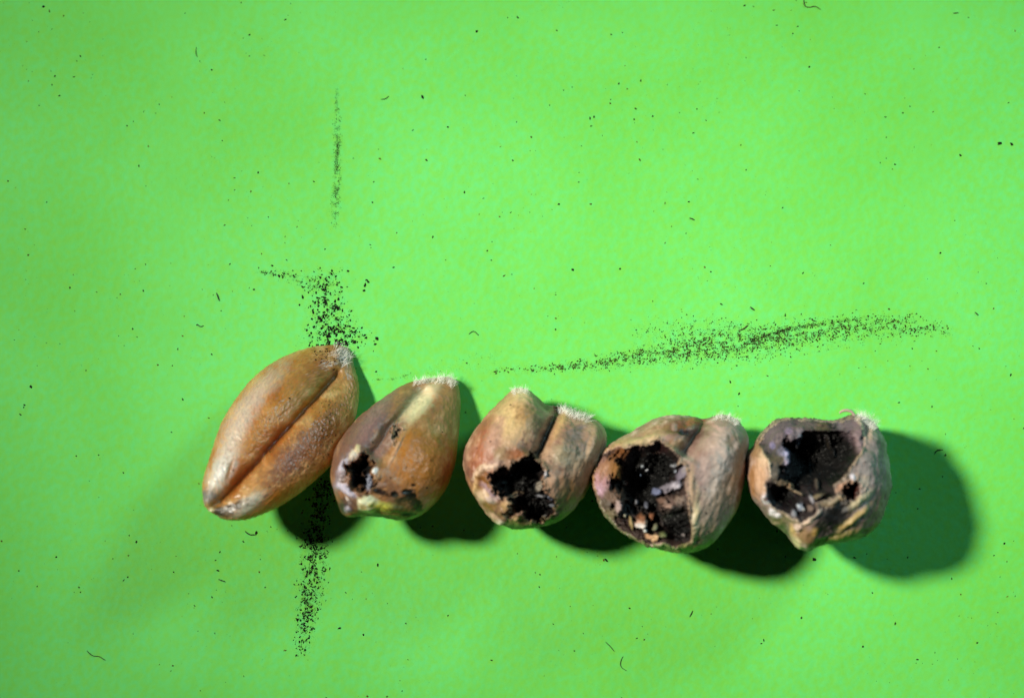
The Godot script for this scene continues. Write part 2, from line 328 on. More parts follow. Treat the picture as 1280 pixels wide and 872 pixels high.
	g.dabs = [
		[1.641, 1.127, 0.637, 1.274, -24, 0.8, "c4aca0", 0.75, 0.08, 0],
		[1.347, 0.147, 0.343, 1.225, -16, 0.8, "bcb0a8", 0.7, 0.03, 0],
		[1.641, -0.22, 0.392, 0.637, -20, 0.8, "97704c", 0.65, 0, 0],
		[2.058, 0.637, 0.245, 0.98, -14, 0.8, "9a7450", 0.6, 0, 0],
		[1.813, 1.298, 0.196, 0.294, 0, 0.7, "8c6e50", 0.6, -0.05, 0],
		[0.931, 0.392, 0.22, 0.49, -10, 0.8, "b8a09a", 0.6, 0, 0],
		[1.151, -0.833, 0.49, 0.98, -30, 0.8, "a89884", 0.6, 0, 0],
		[0.686, -1.078, 0.122, 0.98, -3, 0.7, "d4c49c", 0.75, 0.04, 0],
		[0.588, 0.024, 0.098, 0.637, 0, 0.6, "c8a888", 0.7, 0.04, 0],
		[0.539, -1.911, 0.882, 0.22, 8, 0.7, "9aa458", 0.8, 0, 0],
		[-0.441, -1.715, 0.98, 0.147, -18, 0.7, "849a5c", 0.75, 0, 0],
		[1.029, -1.519, 0.637, 0.441, 30, 0.8, "948864", 0.6, 0, 0],
		[-1.788, -1.078, 0.392, 0.735, 45, 0.8, "5c7048", 0.6, 0, 0],
		[0.245, 1.813, 0.588, 0.22, 8, 0.7, "704a30", 0.8, -0.08, 0],
		[0.416, 1.666, 0.294, 0.122, -10, 0.6, "241812", 0.85, -0.14, 0],
		[0.098, 1.837, 0.098, 0.098, 0, 0.6, "b09890", 0.7, 0.03, 0],
		[0.735, 1.96, 0.294, 0.122, 0, 0.7, "b9764c", 0.75, 0.03, 0],
		[0.171, 1.298, 0.343, 0.196, 20, 0.8, "a47c4e", 0.7, 0, 0],
		[-0.563, 1.617, 0.637, 0.245, 24, 0.8, "ad8862", 0.6, 0, 0],
		[-0.931, 1.372, 0.735, 0.098, 14, 0.6, "c4ac84", 0.8, 0.05, 0],
		[-1.666, 1.2, 0.539, 0.122, 32, 0.6, "c09c74", 0.7, 0.04, 0],
		[-2.303, 0.392, 0.098, 0.49, 0, 0.6, "b4844c", 0.7, 0.02, 0],
		[-2.156, 0.245, 0.294, 0.539, -8, 0.6, "b48a90", 1, 0.5, 1],
		[-1.984, 0.514, 0.343, 0.294, 30, 0.7, "a0765c", 1, 0.5, 1],
		[-2.205, -0.196, 0.196, 0.245, 0, 0.6, "c4a0b4", 1, 0.5, 1],
		[-1.715, 0.514, 0.22, 0.343, 10, 0.6, "8a5c28", 1, 0.5, 1],
		[-1.421, 1.004, 0.441, 0.196, 25, 0.6, "7a4c24", 0.85, 0.05, 1],
		[-1.617, 0.759, 0.122, 0.073, 0, 0.4, "24160c", 0.9, -0.08, 1],
		[-1.788, -0.343, 0.392, 0.245, 0, 0.7, "6c5444", 1, 0.5, 1],
		[-1.617, -0.637, 0.122, 0.22, 0, 0.5, "b49c98", 1, 0.5, 1],
		[-1.862, -0.882, 0.196, 0.245, 0, 0.6, "7c7058", 0.8, 0.15, 1],
		[-1.372, 0.073, 0.098, 0.073, 0, 0.4, "a88c80", 0.8, 0.15, 1],
		[-2.033, -0.539, 0.22, 0.147, 0, 0.5, "5c5044", 0.8, 0.1, 1],
		[-1.127, 0.833, 0.294, 0.441, 0, 0.6, "120c0c", 0.9, -0.2, 1],
		[-0.441, 0.588, 0.882, 0.784, 20, 0.7, "040405", 1, -0.4, 1],
		[-0.784, 0, 0.539, 0.441, 0, 0.7, "040405", 1, -0.3, 1],
		[-0.098, -0.049, 0.416, 0.122, 28, 0.35, "8a8490", 0.95, 0.4, 1],
		[0.098, 0.024, 0.171, 0.122, 20, 0.4, "b4aebc", 0.9, 0.4, 1],
		[0.294, 0.392, 0.122, 0.294, -28, 0.4, "807888", 0.9, 0.3, 1],
		[-0.441, -0.196, 0.122, 0.122, 0, 0.4, "8890b4", 0.9, 0.45, 1],
		[0.416, 0.588, 0.098, 0.196, -30, 0.4, "90888c", 0.9, 0.2, 1],
		[0, -0.539, 0.392, 0.294, 10, 0.6, "64524c", 0.85, 0.35, 1],
		[-0.122, -0.588, 0.147, 0.098, 0, 0.4, "a08478", 0.8, 0.4, 1],
		[-0.294, -0.441, 0.147, 0.098, 0, 0.4, "7a6054", 0.8, 0.35, 1],
		[0.196, -0.392, 0.171, 0.147, 0, 0.5, "7c685c", 0.8, 0.35, 1],
		[0.098, -0.955, 0.343, 0.294, 0, 0.7, "2c322c", 0.8, 0.2, 1],
		[-0.906, -1.102, 0.196, 0.171, 0, 0.4, "d0a890", 0.95, 0.5, 1],
		[-0.906, -0.955, 0.147, 0.122, 0, 0.4, "8c5c40", 0.9, 0.5, 1],
		[-0.931, -1.2, 0.171, 0.086, -8, 0.4, "f0e6e0", 0.95, 0.52, 1],
		[-0.588, -0.955, 0.098, 0.122, 0, 0.4, "b07858", 0.9, 0.4, 1],
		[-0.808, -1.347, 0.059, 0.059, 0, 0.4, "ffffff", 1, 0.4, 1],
		[-0.71, -1.519, 0.122, 0.073, -15, 0.4, "c89c78", 0.95, 0.35, 1],
		[-0.514, -1.543, 0.122, 0.098, 0, 0.4, "d8b088", 0.95, 0.35, 1],
		[-1.225, -1.127, 0.059, 0.22, 12, 0.4, "b0986c", 0.9, 0.3, 1],
		[-1.421, -0.906, 0.049, 0.061, 0, 0.4, "c8c0a8", 0.9, 0.25, 1],
		[-0.245, -1.47, 0.147, 0.098, 0, 0.5, "6c7448", 0.8, 0.3, 1],
		[-0.49, -1.225, 0.073, 0.147, -20, 0.5, "8c8c70", 0.8, 0.35, 1],
		[-0.857, 0.563, 0.073, 0.061, 0, 0.4, "98a0a8", 0.95, 0.2, 1],
		[-0.71, 0.441, 0.049, 0.049, 0, 0.4, "c8ccd4", 0.9, 0.2, 1],
		[0.049, 0.612, 0.098, 0.044, 0, 0.4, "b0b4bc", 0.95, 0.3, 1],
		[0.122, 0.441, 0.044, 0.049, 0, 0.4, "b0b8c8", 0.9, 0.3, 1],
		[-0.906, 0.294, 0.049, 0.061, 0, 0.4, "8498b0", 0.8, 0.2, 1],
		[-1.053, -0.49, 0.073, 0.073, 0, 0.4, "8c8c94", 0.7, 0.3, 1],
		[-0.735, -0.588, 0.073, 0.098, 0, 0.4, "707484", 0.8, 0.3, 1],
		[0.245, -1.176, 0.465, 0.661, 0, 0.6, "08080a", 0.9, -0.2, 1],
		[0.343, -1.47, 0.049, 0.049, 0, 0.4, "8c8484", 0.8, 0.2, 1],
		[-0.318, 1.127, 0.294, 0.147, 0, 0.6, "2c1714", 0.8, 0, 1],
	]
	g.brush = [
		[42, 57, 0.92, 1.0, 150, 0.12, 0.24],
	]
	t = build_grain(g, "wheat_grain", "wheat grain, left half broken open into a black cavity, right lobe smooth and tan", Vector2(4.851, 4.414), 0.0, 0.5)
	speck_on_grain(g, t, Vector2(-1.911, 1.617), Vector2(2.009, -1.323), 1.47, 50, 1.0)
	# hollowed wheat grain, wide black cavity, jagged pale rim, rightmost in the row
	g = Grain.new()
	g.outline = [2.195, 2.193, 2.194, 2.203, 2.22, 2.244, 2.278, 2.326, 2.384, 2.432, 2.457, 2.466, 2.465, 2.453, 2.426, 2.346, 2.211, 2.069, 1.951, 1.872, 1.843, 1.841, 1.852, 1.873, 1.896, 1.926, 1.964, 2.009, 2.06, 2.119, 2.181, 2.228, 2.234, 2.225, 2.228, 2.235, 2.242, 2.242, 2.268, 2.32, 2.331, 2.288, 2.241, 2.213, 2.196, 2.184, 2.171, 2.155, 2.119, 2.068, 2.016, 1.975, 1.948, 1.929, 1.914, 1.899, 1.88, 1.865, 1.863, 1.879, 1.923, 1.986, 2.058, 2.112, 2.135, 2.102, 2.03, 1.958, 1.905, 1.881, 1.88, 1.894, 1.914, 1.938, 1.97, 2.008, 2.049, 2.099, 2.144, 2.168, 2.177, 2.18, 2.18, 2.174, 2.159, 2.145, 2.143, 2.155, 2.174, 2.191]
	g.front = 1.85
	g.back = 2.4
	g.lean = 0.28
	g.plump = 0.84
	g.seed = 59
	g.bump = 0.05
	g.bump_scale = 1.8
	g.wrinkle = 0.026
	g.wrinkle_scale = 4.0
	g.wrinkle_turn = 75
	g.grit = 0.007
	g.palette = ["98827c", "625050", "bcaaa2"]
	g.creases = [
		{"at": [Vector2(1.382, 1.897), Vector2(1.347, 1.476), Vector2(1.172, 0.986)], "depth": 0.15, "wide": 0.147, "shoulder": 0.1, "shoulder_wide": 0.342, "color": "8c7460", "color_wide": 0.147, "strength": 0.5},
	]
	g.pits = [
		{"edge": [Vector2(-1.869, 1.154), Vector2(-1.715, 1.364), Vector2(-1.456, 1.63), Vector2(-1.168, 1.827), Vector2(-0.72, 1.876), Vector2(-0.159, 1.848), Vector2(0.401, 1.777), Vector2(0.716, 1.827), Vector2(1.018, 1.953), Vector2(1.186, 1.756), Vector2(1.277, 1.336), Vector2(1.172, 0.916), Vector2(0.892, 0.565), Vector2(0.611, 0.18), Vector2(0.296, -0.065), Vector2(0.401, -0.346), Vector2(0.086, -0.451), Vector2(-0.23, -0.556), Vector2(-0.159, -0.836), Vector2(-0.44, -0.976), Vector2(-0.65, -1.131), Vector2(-0.895, -1.011), Vector2(-1.105, -0.906), Vector2(-1.351, -0.766), Vector2(-1.561, -0.591), Vector2(-1.701, -0.206), Vector2(-1.715, 0.005), Vector2(-1.505, 0.215), Vector2(-1.54, 0.635), Vector2(-1.687, 0.81)], "depth": 1.7, "wall": 1.467, "steep": 1.5, "soot": 0.14, "ragged": 0.061, "undercut": 0.037, "lip": 0.04, "lip_wide": 0.086, "lip_color": "d8c0a4", "lip_strength": 0.6, "crumbs": 0.1, "wall_color": "2e2628", "floor_color": "060507"},
		{"edge": [Vector2(0.576, -0.136), Vector2(0.787, 0.04), Vector2(1.032, 0.075), Vector2(1.102, -0.206), Vector2(0.997, -0.451), Vector2(0.752, -0.521), Vector2(0.576, -0.381)], "depth": 0.22, "wall": 0.22, "steep": 1.4, "soot": 0.14, "ragged": 0.147, "undercut": 0.02, "lip": 0.04, "lip_wide": 0.098, "lip_color": "c8a888", "lip_strength": 0.7, "crumbs": 0.05, "wall_color": "50281c", "floor_color": "2a1410"},
	]
	g.dabs = [
		[1.369, 0.293, 0.538, 1.222, -10, 0.8, "ac9a94", 0.6, 0.03, 0],
		[1.809, -0.196, 0.293, 0.978, -6, 0.8, "8e7a74", 0.6, 0, 0],
		[1.124, 1.027, 0.171, 0.88, -40, 0.6, "d8bc9c", 0.75, 0.08, 0],
		[1.613, -0.929, 0.293, 0.733, -30, 0.8, "98785c", 0.6, 0, 0],
		[1.027, -0.562, 0.635, 0.147, 38, 0.6, "d8c8a0", 0.7, 0.09, 0],
		[1.32, 1.515, 0.196, 0.635, 0, 0.7, "a48c88", 0.7, 0, 0],
		[1.222, 1.76, 0.098, 0.538, 6, 0.6, "dcc4ac", 0.7, 0.06, 0],
		[0.293, -1.075, 0.513, 0.562, -15, 0.55, "08090a", 1, -0.03, 0],
		[0.538, -0.733, 0.244, 0.391, 0, 0.6, "0c0d0d", 1, -0.04, 0],
		[-0.049, -1.369, 0.244, 0.244, 0, 0.6, "2c2c24", 0.8, -0.03, 0],
		[0.635, -1.295, 0.391, 0.147, 30, 0.6, "44502c", 0.7, 0, 0],
		[0.513, -1.613, 0.782, 0.122, 20, 0.5, "a89c58", 0.7, 0.05, 0],
		[0.147, -1.76, 0.684, 0.122, 10, 0.6, "7c8a3c", 0.8, 0, 0],
		[1.613, -1.418, 0.342, 0.196, 35, 0.8, "94803c", 0.7, 0, 0],
		[0.929, -1.051, 0.587, 0.098, 40, 0.5, "d0b070", 0.7, 0.07, 0],
		[-0.733, -1.32, 0.122, 0.122, 0, 0.4, "f8e0d4", 0.9, 0.1, 0],
		[-0.464, -1.124, 0.22, 0.122, 30, 0.5, "f0d4c0", 0.9, 0.1, 0],
		[-0.293, -0.929, 0.293, 0.086, 28, 0.5, "d4c0b0", 0.9, 0.1, 0],
		[-0.929, -1.051, 0.244, 0.122, -30, 0.5, "bca890", 0.8, 0.05, 0],
		[-0.88, -1.491, 0.098, 0.293, 15, 0.5, "e8c888", 0.85, 0.07, 0],
		[-0.587, -1.613, 0.293, 0.342, 0, 0.7, "9c7c58", 0.75, 0, 0],
		[-0.758, -1.809, 0.098, 0.293, 30, 0.5, "e4d8a8", 0.8, 0.05, 0],
		[-0.391, -1.662, 0.147, 0.196, 0, 0.6, "8c7048", 0.7, -0.03, 0],
		[-0.244, -1.467, 0.098, 0.122, 0, 0.5, "b09048", 0.7, 0.03, 0],
		[-1.32, -1.173, 0.391, 0.293, -40, 0.7, "706c48", 0.8, 0, 0],
		[-1.198, -1.467, 0.391, 0.196, -40, 0.7, "566840", 0.8, 0, 0],
		[-1.515, -0.953, 0.122, 0.073, -30, 0.4, "b8b0a8", 0.7, 0.03, 0],
		[-1.369, -1.247, 0.122, 0.073, 0, 0.4, "a89078", 0.7, 0.03, 0],
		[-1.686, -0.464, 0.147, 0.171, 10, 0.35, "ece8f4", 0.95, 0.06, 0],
		[-1.638, -0.464, 0.073, 0.073, 0, 0.4, "504858", 0.8, -0.04, 0],
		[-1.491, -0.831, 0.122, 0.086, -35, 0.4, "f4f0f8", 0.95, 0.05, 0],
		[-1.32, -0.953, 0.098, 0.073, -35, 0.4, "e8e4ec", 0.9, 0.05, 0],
		[-1.858, 0.293, 0.244, 0.831, 0, 0.7, "d0a684", 0.8, 0.03, 0],
		[-1.76, 0.782, 0.196, 0.342, 10, 0.6, "dcbc9c", 0.7, 0.03, 0],
		[-2.078, 0.049, 0.098, 0.635, 0, 0.7, "a87848", 0.7, 0, 0],
		[-1.955, 0.978, 0.147, 0.391, -20, 0.7, "987450", 0.7, 0, 0],
		[-1.54, 0.538, 0.061, 0.342, 0, 0.5, "f0d8bc", 0.8, 0.06, 0],
		[0.88, 0.049, 0.122, 0.293, -30, 0.5, "cdaa90", 0.8, 0.05, 0],
		[0.562, -0.098, 0.244, 0.122, 35, 0.5, "c09074", 0.8, 0.06, 0],
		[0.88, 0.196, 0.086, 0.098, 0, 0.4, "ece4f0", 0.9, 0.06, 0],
		[1.247, 0.049, 0.147, 0.244, 0, 0.6, "c8b4a0", 0.7, 0, 0],
		[0.391, -0.489, 0.342, 0.098, 28, 0.5, "b8a080", 0.8, 0.06, 0],
		[0.147, -0.587, 0.293, 0.098, 8, 0.5, "908068", 0.8, 0.03, 0],
		[-1.418, 1.467, 0.44, 0.635, 0, 0.7, "6c6064", 1, 0.75, 1],
		[-0.953, 1.638, 0.489, 0.342, 10, 0.7, "665a60", 1, 0.7, 1],
		[-1.124, 0.782, 0.22, 0.293, -15, 0.5, "9890a8", 1, 0.5, 1],
		[-1.051, 0.88, 0.098, 0.098, 0, 0.4, "c0b8dc", 0.9, 0.38, 1],
		[-1.075, 0.635, 0.098, 0.122, 0, 0.4, "b8b0d0", 0.9, 0.35, 1],
		[-0.66, 1.271, 0.086, 0.293, -5, 0.4, "8c94a4", 0.9, 0.3, 1],
		[-0.831, 1.369, 0.122, 0.147, -20, 0.5, "80747c", 0.8, 0.3, 1],
		[-1.467, 1.124, 0.073, 0.098, 0, 0.4, "8c80a0", 0.8, 0.4, 1],
		[-0.635, 1.564, 0.147, 0.122, 0, 0.5, "787078", 0.8, 0.35, 1],
		[-1.32, 0.66, 0.293, 0.22, 0, 0.7, "665848", 0.9, 0.45, 1],
		[-1.442, 0.293, 0.147, 0.293, 0, 0.6, "5c564e", 0.9, 0.4, 1],
		[-0.953, 1.564, 0.122, 0.122, 0, 0.5, "8c7c94", 0.7, 0.4, 1],
		[-0.342, 1.711, 0.489, 0.147, 0, 0.7, "6c5e5e", 1, 0.6, 1],
		[0.147, 1.686, 0.342, 0.147, 0, 0.7, "6a5a48", 1, 0.6, 1],
		[0.587, 1.76, 0.293, 0.22, 10, 0.7, "7c6c78", 1, 0.5, 1],
		[0.929, 1.638, 0.293, 0.44, -10, 0.7, "7a6870", 0.85, 0.35, 1],
		[1.124, 1.271, 0.147, 0.489, 5, 0.6, "8a7478", 0.8, 0.2, 1],
		[0.318, 1.124, 0.073, 0.293, 15, 0.5, "605440", 0.85, 0.2, 1],
		[0.391, 0.88, 0.073, 0.147, 0, 0.5, "4c4438", 0.8, 0.2, 1],
		[-0.293, 0.782, 0.587, 0.684, 0, 0.7, "040405", 0.95, -0.4, 1],
		[0.147, 0.293, 0.538, 0.489, 0, 0.7, "040405", 0.95, -0.3, 1],
		[-1.198, -0.44, 0.391, 0.342, 0, 0.7, "050506", 0.95, -0.3, 1],
		[0.538, 1.027, 0.44, 0.733, 15, 0.6, "060506", 1, -0.2, 1],
		[-1.198, 0, 0.22, 0.122, -15, 0.5, "70604c", 0.85, 0.5, 1],
		[-0.929, -0.098, 0.122, 0.098, -30, 0.5, "a88868", 0.9, 0.55, 1],
		[-0.831, -0.244, 0.244, 0.049, -25, 0.4, "a08c74", 0.9, 0.55, 1],
		[-0.66, -0.709, 0.122, 0.122, 0, 0.4, "7c8494", 0.9, 0.4, 1],
		[-0.733, -0.684, 0.049, 0.073, 0, 0.4, "c8d0dc", 0.9, 0.42, 1],
		[-0.587, -0.782, 0.049, 0.049, 0, 0.4, "a8a8a8", 0.9, 0.4, 1],
		[-0.147, 0, 0.061, 0.171, 0, 0.4, "585048", 0.85, 0.35, 1],
		[-0.147, -0.367, 0.196, 0.061, 15, 0.4, "807058", 0.9, 0.5, 1],
		[-0.367, -0.44, 0.061, 0.122, 15, 0.4, "98949c", 0.9, 0.45, 1],
		[-0.391, -0.733, 0.098, 0.098, 0, 0.4, "786860", 0.8, 0.3, 1],
		[-0.88, -0.88, 0.073, 0.098, 0, 0.4, "8c8c94", 0.85, 0.25, 1],
		[0.049, -0.391, 0.244, 0.073, 20, 0.5, "090808", 0.9, -0.1, 1],
		[0.88, -0.244, 0.196, 0.196, 0, 0.7, "4a1c14", 0.8, 0, 1],
	]
	g.brush = [
		[44, 60, 0.9, 1.0, 260, 0.14, 0.34],
	]
	g.flaps = [[61.0, 0.99, [Vector3(0.02, -0.12, 0.03), Vector3(-0.02, 0.02, 0.05), Vector3(-0.10, 0.12, 0.06), Vector3(-0.24, 0.16, 0.08), Vector3(-0.38, 0.14, 0.06), Vector3(-0.46, 0.08, 0.03)], 0.05, "a89488"]]
	t = build_grain(g, "wheat_grain", "hollowed wheat grain, wide black cavity, jagged pale rim, rightmost in the row", Vector2(9.386, 4.339), 0.0, 0.55)
	speck_on_grain(g, t, Vector2(0.88, 1.027), Vector2(1.98, -0.929), 0.733, 30, 1.0)
	streak("spore_streak", "thin upright streak of black spore powder on the green card above the grains", [
		[Vector2(-5.511, -8.198), 0.062, 0.15],
		[Vector2(-5.494, -7.231), 0.1, 0.5],
		[Vector2(-5.477, -6.215), 0.113, 0.9],
		[Vector2(-5.498, -5.327), 0.1, 1.0],
		[Vector2(-5.546, -4.693), 0.113, 0.8],
		[Vector2(-5.556, -4.187), 0.15, 0.35],
		[Vector2(-5.567, -3.782), 0.15, 0.12],
	], 1530, 0.0041, 0.0208, 4.6, "16240c", 101, 0)
	streak("spore_streak", "spreading patch of coarse black spore specks just above the tip of the whole grain", [
		[Vector2(-5.912, -2.468), 0.5, 0.25],
		[Vector2(-5.81, -2.039), 0.5, 0.5],
		[Vector2(-5.757, -1.535), 0.45, 0.6],
		[Vector2(-5.705, -1.032), 0.55, 0.8],
		[Vector2(-5.628, -0.654), 0.675, 1.2],
		[Vector2(-5.551, -0.277), 0.825, 1.9],
		[Vector2(-5.475, 0.05), 0.9, 1.5],
	], 1836, 0.0065, 0.053, 4.6, "0a0c06", 102, 0)
	streak("spore_streak", "faint sparse row of spore specks left of the coarse patch above the whole grain", [
		[Vector2(-7.865, -2.418), 0.05, 0.8],
		[Vector2(-7.389, -2.367), 0.1, 0.8],
		[Vector2(-6.888, -2.267), 0.175, 1.0],
		[Vector2(-6.386, -2.115), 0.25, 1.0],
		[Vector2(-6.009, -1.964), 0.2, 0.6],
	], 331, 0.0054, 0.0312, 5.1, "141a0a", 103, 0)
	streak("spore_streak", "vertical band of black spore specks below the whole grain, running to the card's front", [
		[Vector2(-5.831, 4.109), 0.225, 0.9],
		[Vector2(-6.025, 5.107), 0.325, 1.1],
		[Vector2(-6.122, 5.73), 0.375, 1.2],
		[Vector2(-6.192, 6.601), 0.375, 1.1],
		[Vector2(-6.262, 7.471), 0.35, 1.0],
		[Vector2(-6.333, 8.216), 0.325, 0.9],
		[Vector2(-6.453, 8.959), 0.275, 0.5],
		[Vector2(-6.525, 9.529), 0.225, 0.12],
	], 3187, 0.0065, 0.0437, 4.6, "0c1006", 104, 0)
	streak("spore_streak", "long slanting smear of dark olive spore powder on the card behind the three right grains", [
		[Vector2(-0.7, 0.703), 0.1, 0.1],
		[Vector2(0.75, 0.628), 0.125, 0.25],
		[Vector2(1.999, 0.528), 0.15, 0.5],
		[Vector2(2.999, 0.402), 0.225, 0.7],
		[Vector2(3.999, 0.251), 0.3, 1.0],
		[Vector2(5, 0.101), 0.375, 1.5],
		[Vector2(6, -0.05), 0.425, 1.7],
		[Vector2(7.001, -0.151), 0.45, 1.7],
		[Vector2(8.002, -0.302), 0.45, 1.7],
		[Vector2(9.003, -0.453), 0.425, 1.5],
		[Vector2(10.005, -0.578), 0.4, 1.1],
		[Vector2(11.006, -0.679), 0.375, 0.9],
		[Vector2(12.007, -0.729), 0.35, 0.8],
		[Vector2(13.007, -0.679), 0.275, 0.5],
		[Vector2(13.756, -0.553), 0.175, 0.1],
	], 9180, 0.0043, 0.0362, 4.8, "2c3010", 105, 0)
	streak("spore_streak", "narrow dense dark line along the upper edge of the slanting spore smear", [
		[Vector2(7.251, -0.176), 0.062, 0.5],
		[Vector2(8.003, -0.427), 0.062, 1.0],
		[Vector2(8.629, -0.604), 0.055, 1.2],
		[Vector2(9.13, -0.704), 0.05, 1.0],
		[Vector2(10.007, -0.83), 0.062, 0.5],
		[Vector2(11.134, -0.981), 0.075, 0.4],
	], 1071, 0.0043, 0.025, 4.6, "161a08", 106, 0)
	streak("spore_streak", "thin dusting of spore specks floating above the slanting smear", [
		[Vector2(3.876, -0.453), 0.35, 0.4],
		[Vector2(4.752, -0.553), 0.4, 0.9],
		[Vector2(5.753, -0.629), 0.4, 1.0],
		[Vector2(6.754, -0.654), 0.3, 0.8],
		[Vector2(7.504, -0.629), 0.2, 0.4],
	], 535, 0.0054, 0.0312, 4.8, "1c200a", 107, 0)
	streak("spore_streak", "short faint row of brown specks right of the second grain's tip", [
		[Vector2(-4.297, 0.954), 0.03, 0.6],
		[Vector2(-3.747, 0.954), 0.03, 1.0],
		[Vector2(-2.998, 0.754), 0.15, 0.5],
		[Vector2(-1.999, 0.653), 0.35, 0.5],
		[Vector2(-0.5, 0.251), 0.3, 0.7],
	], 153, 0.0054, 0.0218, 4.6, "22280c", 108, 0)
	scattered_dust()
	fibre("forked brown fibre at the top edge of the card", [Vector2(9.206, -11.083), Vector2(9.23, -10.878), Vector2(9.381, -10.827), Vector2(9.558, -10.853), Vector2(9.733, -10.751)], 0.025, "3a4a18")
	fibre("long wavy black hair in the lower left of the card", [Vector2(-13.199, 9.405), Vector2(-13.024, 9.554), Vector2(-12.801, 9.591), Vector2(-12.626, 9.702)], 0.02, "10180a")
	fibre("short black bird shaped fibre under the germ end of the whole grain", [Vector2(-8.312, 5.705), Vector2(-8.162, 5.805), Vector2(-7.988, 5.805)], 0.03, "080c06")
	fibre("stubby black fibre standing alone left of the spore patch", [Vector2(-9.263, -1.762), Vector2(-9.212, -1.636), Vector2(-9.161, -1.51)], 0.0275, "10160a")
	fibre("hook shaped dark hair below the shadow of the fourth grain", [Vector2(3.448, 9.579), Vector2(3.373, 9.727), Vector2(3.385, 9.9), Vector2(3.546, 10.024)], 0.0175, "28401a")
	fibre("slanting straight hair below the middle grain", [Vector2(2.904, 9.133), Vector2(3.052, 9.281), Vector2(3.176, 9.43)], 0.0175, "24401a")
	fibre("small tent shaped dark hair above the second grain's tip", [Vector2(-1.351, -0.465), Vector2(-1.201, -0.553), Vector2(-1.05, -0.427)], 0.02, "182410")
	fibre("small curved dash above the upper streak on its right side", [Vector2(-4.126, -7.893), Vector2(-4, -7.905), Vector2(-3.875, -7.995)], 0.02, "142008")
	fibre("thin curled hair beside the right grain's shadow", [Vector2(13.19, 3.284), Vector2(13.266, 3.172), Vector2(13.441, 3.159)], 0.0225, "0e1c0a")
	fibre("tiny comma of dust to the left above the whole grain", [Vector2(-9.856, -0.78), Vector2(-9.756, -0.704), Vector2(-9.656, -0.729)], 0.0225, "101a08")
	fibre("faint thin hair in the upper left of the card", [Vector2(-9.951, -9.55), Vector2(-9.962, -9.371), Vector2(-9.911, -9.243)], 0.015, "2c5a1c")
	fibre("thick short black dash right of the picture's middle, above the smear", [Vector2(5.568, -4.124), Vector2(5.644, -4.098), Vector2(5.719, -4.06)], 0.0325, "0a1006")
	fibre("thin brown dash near the top right corner", [Vector2(13.918, -10.635), Vector2(14.069, -10.648)], 0.025, "2a2a0c")
	fibre("slanted grey hair below the fourth grain, pointing up right", [Vector2(5.513, 8.364), Vector2(5.563, 8.265), Vector2(5.613, 8.166)], 0.02, "1e3a14")
	fibre("black dash on the card below the tip of the whole grain", [Vector2(-9.122, 7.198), Vector2(-9.022, 7.235), Vector2(-8.923, 7.272)], 0.03, "0c1206")
	fibre("short dark splinter just above the slanting smear", [Vector2(7.078, -0.578), Vector2(7.229, -0.629), Vector2(7.379, -0.742)], 0.0275, "3a2c0c")
	fibre("black splinter at the top of the thin dusting above the smear", [Vector2(7.458, -1.321), Vector2(7.52, -1.258), Vector2(7.582, -1.22)], 0.0375, "0c1006")
	fibre("small dark splinter on the card right above the smear's far end", [Vector2(14.488, -1.157), Vector2(14.538, -1.107), Vector2(14.587, -1.057)], 0.0275, "1c1c08")


# ---------------------------------------------------------------- small helpers

func numbered(called: String) -> String:
	var n: int = numbers.get(called, 0)
	numbers[called] = n + 1
	return called if n == 0 else "%s_%03d" % [called, n]

func paint(hex: String) -> Color:
	var c := Color(hex).srgb_to_linear()
	return Color(c.r * ALBEDO, c.g * ALBEDO, c.b * ALBEDO)

func plain(color: Color, rough: float) -> StandardMaterial3D:
	var m := StandardMaterial3D.new()
	m.albedo_color = color
	m.roughness = rough
	return m

func coloured(rough: float, shine := 0.5) -> StandardMaterial3D:
	var m := StandardMaterial3D.new()
	m.vertex_color_use_as_albedo = true
	m.roughness = rough
	m.metallic_specular = shine
	return m

func thing(called: String, label: String, category: String, where: Vector3, group := "") -> Node3D:
	var o := Node3D.new()
	o.name = numbered(called)
	o.position = where
	o.set_meta("label", label)
	o.set_meta("category", category)
	if group:
		o.set_meta("group", group)
	add_child(o, true)
	return o

func part(called: String, mesh: Mesh, material: Material, parent: Node) -> MeshInstance3D:
	var o := MeshInstance3D.new()
	o.name = called
	o.mesh = mesh
	o.material_override = material
	mesh.surface_set_material(0, material)
	parent.add_child(o, true)
	return o

func to_world(p: Vector3) -> Vector3:       # x right, y up along the tilted grain face, z out of it
	return Vector3(p.x, p.y * cos(TILT) + p.z * sin(TILT), -p.y * sin(TILT) + p.z * cos(TILT))

func mesh_from(v: PackedVector3Array, n: PackedVector3Array, c: PackedColorArray, index: PackedInt32Array) -> ArrayMesh:
	var a := []
	a.resize(Mesh.ARRAY_MAX)
	a[Mesh.ARRAY_VERTEX] = v
	a[Mesh.ARRAY_NORMAL] = n
	if c.size():
		a[Mesh.ARRAY_COLOR] = c
	a[Mesh.ARRAY_INDEX] = index
	var m := ArrayMesh.new()
	m.add_surface_from_arrays(Mesh.PRIMITIVE_TRIANGLES, a)
	return m

func edge_distance(edge: Array, p: Vector2) -> float:      # positive inside a closed outline
	var best := 1e9
	var inside := false
	var a: Vector2 = edge[edge.size() - 1]
	for b: Vector2 in edge:
		var e := b - a
		var w := p - a
		var q := w - e * clampf(w.dot(e) / e.length_squared(), 0.0, 1.0)
		best = minf(best, q.length_squared())
		if (a.y > p.y) != (b.y > p.y) and p.x < (b.x - a.x) * (p.y - a.y) / (b.y - a.y) + a.x:
			inside = not inside
		a = b
	return sqrt(best) if inside else -sqrt(best)

